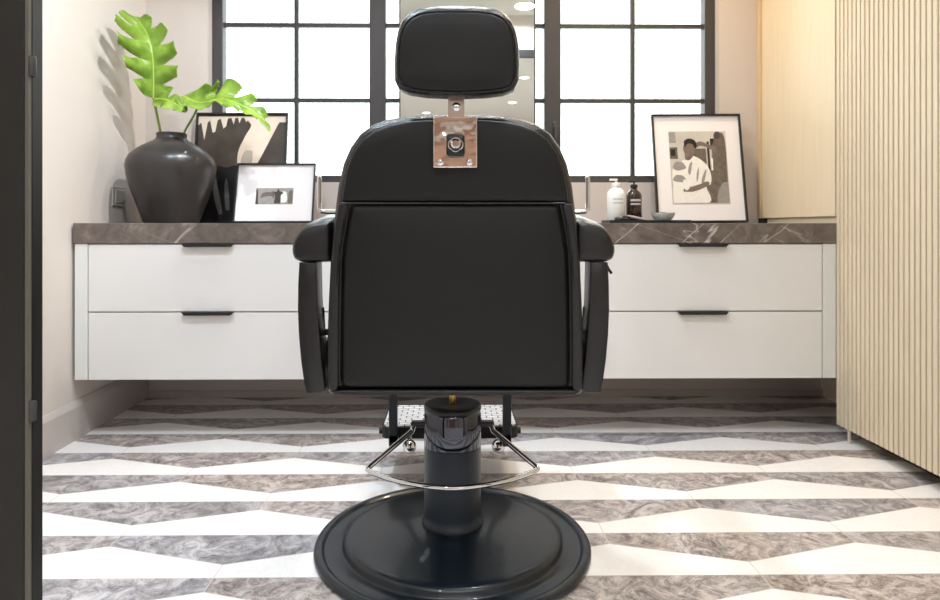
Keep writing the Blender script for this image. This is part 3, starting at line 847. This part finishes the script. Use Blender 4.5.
S([(.45, .76), (.55, .80), (.70, .76), (.82, .70), (.82, .78), (.68, .82), (.55, .86), (.46, .83)], 3, 4)
S([(.02, .02), (.03, .25), (.02, .42), (.08, .53), (.18, .58), (.28, .62), (.40, .66), (.55, .60), (.66, .50), (.70, .38), (.68, .27), (.60, .24), (.64, .02)], 4, 3)
S([(.27, .62), (.26, .70), (.24, .76), (.28, .84), (.36, .86), (.43, .82), (.44, .74), (.40, .66), (.34, .62)], 5, 4)
S([(.26, .78), (.26, .86), (.34, .90), (.44, .88), (.48, .82), (.46, .76), (.43, .78), (.41, .82), (.33, .83)], 6, 1)
S([(.04, .50), (.10, .58), (.20, .58), (.27, .50), (.20, .47), (.11, .46)], 5, 0)
S([(.03, .33), (.09, .40), (.20, .39), (.26, .33), (.16, .30)], 5, 0)
S([(.30, .44), (.33, .54), (.38, .58), (.36, .48), (.33, .40)], 6, 0); S([(.52, .30), (.56, .40), (.62, .48), (.60, .38), (.56, .29)], 6, 0)
S([(.44, .30), (.45, .42), (.49, .50), (.48, .38)], 6, 0)
S([(.26, .62), (.33, .60), (.40, .65), (.36, .66)], 6, 2)
S([(.20, .20), (.22, .17), (.35, .17), (.52, .21), (.66, .27), (.62, .31), (.48, .27), (.34, .24), (.26, .25)], 7, 4)
S([(.20, .24), (.22, .34), (.30, .30), (.32, .24), (.26, .19)], 8, 3)
S([(.02, .02), (.10, .12), (.30, .16), (.52, .15), (.60, .02)], 6, 3)
S([(.78, .02), (.80, .15), (.86, .26), (.93, .30), (.985, .28), (.985, .02)], 5, 0)
S([(.71, .46), (.745, .46), (.75, .62), (.72, .64)], 4, 3, False)
finish('photo_print', bm, ART, t)
# small framed print (left)
t, w, h, slab, shape = picture('framed_print', 'small black-framed print with wide white mat, leaning in front of the dark print', 'picture', (237.3, 163), (315.8, 163), (232.2, 221), 2.83, 2.765)
a, b_ = frame_parts(t, w, h, slab, .006)
bm = bmesh.new(); slab(bm, a, 1-a, b_, 1-b_, .004, .008); finish('mat_board', bm, M['matb'], t)
bm = bmesh.new(); I = (.26, .73, .31, .585); slab(bm, *I, .008, .0085, 0)
S([(0, 0), (0, .9), (.05, .9), (.07, .1), (.1, .0)], 1, 5); S([(.14, .05), (.14, .6), (.3, .75), (.5, .7), (.5, .05)], 1, 2)
S([(.10, .05), (.12, .35), (.4, .5), (.52, .2), (.5, .05)], 2, 0)
S([(.5, .05), (.52, .5), (.44, .8), (.54, .75), (.60, .97), (.64, .8), (.74, .7), (.66, .5), (.66, .05)], 3, 5)
S([(.68, .1), (.68, .7), (.8, .78), (.84, .2)], 2, 3)
S([(.88, .05), (.87, .7), (.99, .85), (.99, .05)], 2, 2)
finish('photo_print', bm, ART, t)
# dark print behind the vase
t, w, h, slab, shape = picture('dark_framed_print', 'black-framed dark abstract print standing behind the vase', 'picture', (192.5, 112.5), (284, 112.5), (190, 221), 2.975, 2.90)
a, b_ = frame_parts(t, w, h, slab, .008)
bm = bmesh.new(); I = (a, 1-a, b_, 1-b_); slab(bm, *I, .004, .006, 0)
S2 = []
def S(pts, lvl, mi_, sm=True):
    shape(bm, [(I[0]+(I[1]-I[0])*p, I[2]+(I[3]-I[2])*q) for p, q in pts], .006+.0002*lvl, mi_, sm)
S([(0, .99), (0, .90), (.03, .93), (.075, .76), (.105, .93), (.13, .95), (.165, .83), (.195, .84), (.215, .95), (.25, .965), (.285, .87), (.315, .89), (.33, .965), (.37, .975), (.40, .91), (.415, .97), (.445, .975), (.465, .92), (.485, .97), (.515, .975), (.545, .93), (.57, .975), (.62, .975), (.66, .93), (.93, .93), (1, .93), (1, .99)], 1, 1, False)
S([(.56, .98), (.60, .90), (.54, .80), (.47, .66), (.46, .52), (.50, .40), (.54, .30), (.62, .30), (.66, .48), (.74, .62), (.82, .76), (.90, .90), (.93, .98)], 2, 1)
S([(.50, .56), (.55, .66), (.63, .65), (.62, .52), (.58, .42), (.53, .44)], 3, 2)
S([(0, 0), (0, .40), (.15, .52), (.35, .50), (.46, .52), (.50, .38), (.50, 0)], 1, 3)
S([(.28, .06), (.20, .30), (.22, .42), (.26, .30), (.32, .08)], 3, 4); S([(.36, .10), (.33, .30), (.35, .40), (.38, .28), (.40, .10)], 3, 4)
finish('print', bm, [M['artdark'], M['artpale'], mat('print_warm_grey', (170, 160, 148), .4), M['artblack'], mat('print_soft_grey', (92, 88, 88), .4)], t)

# ================================================================= TRAY AND THINGS ON IT
TD = 2.60; ts = TD/F; TZ = ZT+.0006
tx0, tx1 = wx(605.5, TD), wx(685, TD)
bm = bmesh.new(); quadprism(bm, rrect(tx0, tx1, 2.52, 2.68, .012), TZ, TZ+.006)
r_o, r_i = rrect(tx0, tx1, 2.52, 2.68, .012), rrect(tx0+.004, tx1-.004, 2.524, 2.676, .010)
lo = [bm.verts.new((x, y, TZ+.006)) for x, y in r_o]; hi = [bm.verts.new((x, y, TZ+.012)) for x, y in r_o]
ih = [bm.verts.new((x, y, TZ+.012)) for x, y in r_i]; il = [bm.verts.new((x, y, TZ+.006)) for x, y in r_i]
for A, C in ((lo, hi), (hi, ih), (ih, il)):
    for k in range(len(A)): bm.faces.new((A[k], A[(k+1) % len(A)], C[(k+1) % len(A)], C[k]))
tag(finish('tray', bm, M['tray']), 'flat rectangular black tray on the counter holding the two bottles', 'tray')
TT = TZ+.0065
def bottle(name, label, px, hb, mats, d):
    c = at(px, 200, d); k = d/F
    t = thing(name, label, 'bottle', (c.x, d, TT))
    r = (9.3 if mats[0] is M['bottlew'] else 8.0)*k*.97
    bm = bmesh.new(); lathe(bm, [(0, 0), (r*.93, 0), (r, .003), (r, hb), (r*.9, hb+.010), (r*.62, hb+.020), (r*.38, hb+.027), (r*.36, hb+.034), (0, hb+.034)], (c.x, d, TT), 40)
    body_ = finish('bottle_body', bm, mats[0], t, 50)
    bm = bmesh.new(); z = TT+hb+.034
    lathe(bm, [(0, -.004), (r*.46, -.004), (r*.46, .010), (r*.3, .012), (0, .012)], (c.x, d, z), 24)
    lathe(bm, [(0, .012), (.0035, .012), (.0035, .020), (0, .020)], (c.x, d, z), 12)
    box(bm, c.x-.026, c.x+.006, d-.006, d+.006, z+.019, z+.027, .0025)
    finish('pump_head', bm, mats[1], t, 50)
    def band(z0, z1, half, m_, nm):
        bm = bmesh.new(); n_ = 10; A = []
        for i in range(n_+1):
            a = -PI/2+(-half+2*half*i/n_); A.append((bm.verts.new((c.x+(r+.0004)*math.cos(a), d+(r+.0004)*math.sin(a), z0)), bm.verts.new((c.x+(r+.0004)*math.cos(a), d+(r+.0004)*math.sin(a), z1))))
        for i in range(n_): bm.faces.new((A[i][0], A[i+1][0], A[i+1][1], A[i][1]))
        finish(nm, bm, m_, t)
    return t, band, hb
t, band, hb = bottle('pump_bottle', 'white pump bottle with faint grey print on the black tray', 616, .108, (M['bottlew'], M['bottlew']), 2.60)
band(TT+hb*.80, TT+hb*.83, .6, M['ink'], 'printed_text'); band(TT+hb*.66, TT+hb*.69, .6, M['ink'], 'printed_text')
t, band, hb = bottle('pump_bottle', 'dark amber glass pump bottle beside the white one', 634, .103, (M['amber'], M['black']), 2.62)
band(TT+hb*.78, TT+hb*.86, .7, M['label'], 'bottle_label'); band(TT+hb*.64, TT+hb*.71, .7, M['label'], 'bottle_label')
# bowl
bc = at(663, 215, 2.60); r = 11.8*ts
bm = bmesh.new(); lathe(bm, [(0, .001), (r*.45, .001), (r*.5, 0), (r*.55, .001), (r*.8, .014), (r*.95, .026), (r, .035), (r*.965, .035), (r*.9, .026), (r*.7, .012), (0, .006)], (bc.x, 2.60, TT), 48)
tag(finish('bowl', bm, M['bowl'], None, 60), 'small pale grey-green ceramic bowl on the right of the tray', 'bowl')
bm = bmesh.new(); lathe(bm, [(0, 0), (.014, .001), (.020, .008), (.018, .018), (.010, .024), (0, .025)], (bc.x, 2.60, TT+.0135), 24)
tag(finish('soap', bm, M['soap'], None, 60), 'dark round piece of shaving soap inside the small bowl', 'soap')
# razor and brush lying on the tray
rz = thing('razor', 'folding razor with pinkish grey handle lying on the tray before the bottles', 'razor', (wx(633, 2.545), 2.545, TT))
a, b_ = at(627, 211.5, 2.545), at(646, 216, 2.545); a.z = TT+.022; b_.z = TT+.006
bm = bmesh.new(); tube(bm, [a, a.lerp(b_, .3), a.lerp(b_, .8), b_], [.004, .006, .006, .003], 10); finish('handle', bm, M['pinkh'], rz, 50)
bm = bmesh.new(); box(bm, a.x-.016, a.x+.012, 2.541, 2.549, TT+.0005, TT+.022, .003); finish('head', bm, M['black'], rz)
br = thing('shaving_brush', 'small black shaving brush lying on the left of the tray', 'brush', (wx(619, 2.54), 2.54, TT))
bm = bmesh.new(); lathe(bm, [(0, 0), (.006, .001), (.008, .008), (.005, .014), (.007, .022), (.0075, .026), (0, .026)], (wx(620, 2.54), 2.54, TT+.009), 20, 'x')
finish('handle', bm, M['black'], br, 50)
bm = bmesh.new(); lathe(bm, [(0, 0), (.0065, 0), (.009, -.012), (.0085, -.018), (0, -.022)], (wx(620, 2.54), 2.54, TT+.009), 20, 'x')
finish('bristles', bm, M['artdark'], br, 50)

# ================================================================= WORLD, CAMERA, VIEW
W = bpy.data.worlds.new('daylight'); SC.world = W; W.use_nodes = True
bg = W.node_tree.nodes['Background']; bg.inputs[0].default_value = (.93, .975, 1, 1); bg.inputs[1].default_value = 10.0
cam = bpy.data.cameras.new('camera'); co = bpy.data.objects.new('camera', cam); COL.objects.link(co)
co.location = (0, 0, EYE); co.rotation_euler = (PI/2, 0, -YAW)
cam.sensor_width = 36; cam.sensor_fit = 'HORIZONTAL'; cam.lens = F/940*36
cam.shift_x = (470-PX)/940; cam.shift_y = -(300-VY)/940; cam.clip_start = .02
cam.dof.use_dof = True; cam.dof.focus_distance = 1.4; cam.dof.aperture_fstop = 10
SC.camera = co
SC.view_settings.view_transform = 'Standard'; SC.view_settings.look = 'None'; SC.view_settings.gamma = 1
SC.view_settings.use_curve_mapping = False
SC.view_settings.exposure = -1.12
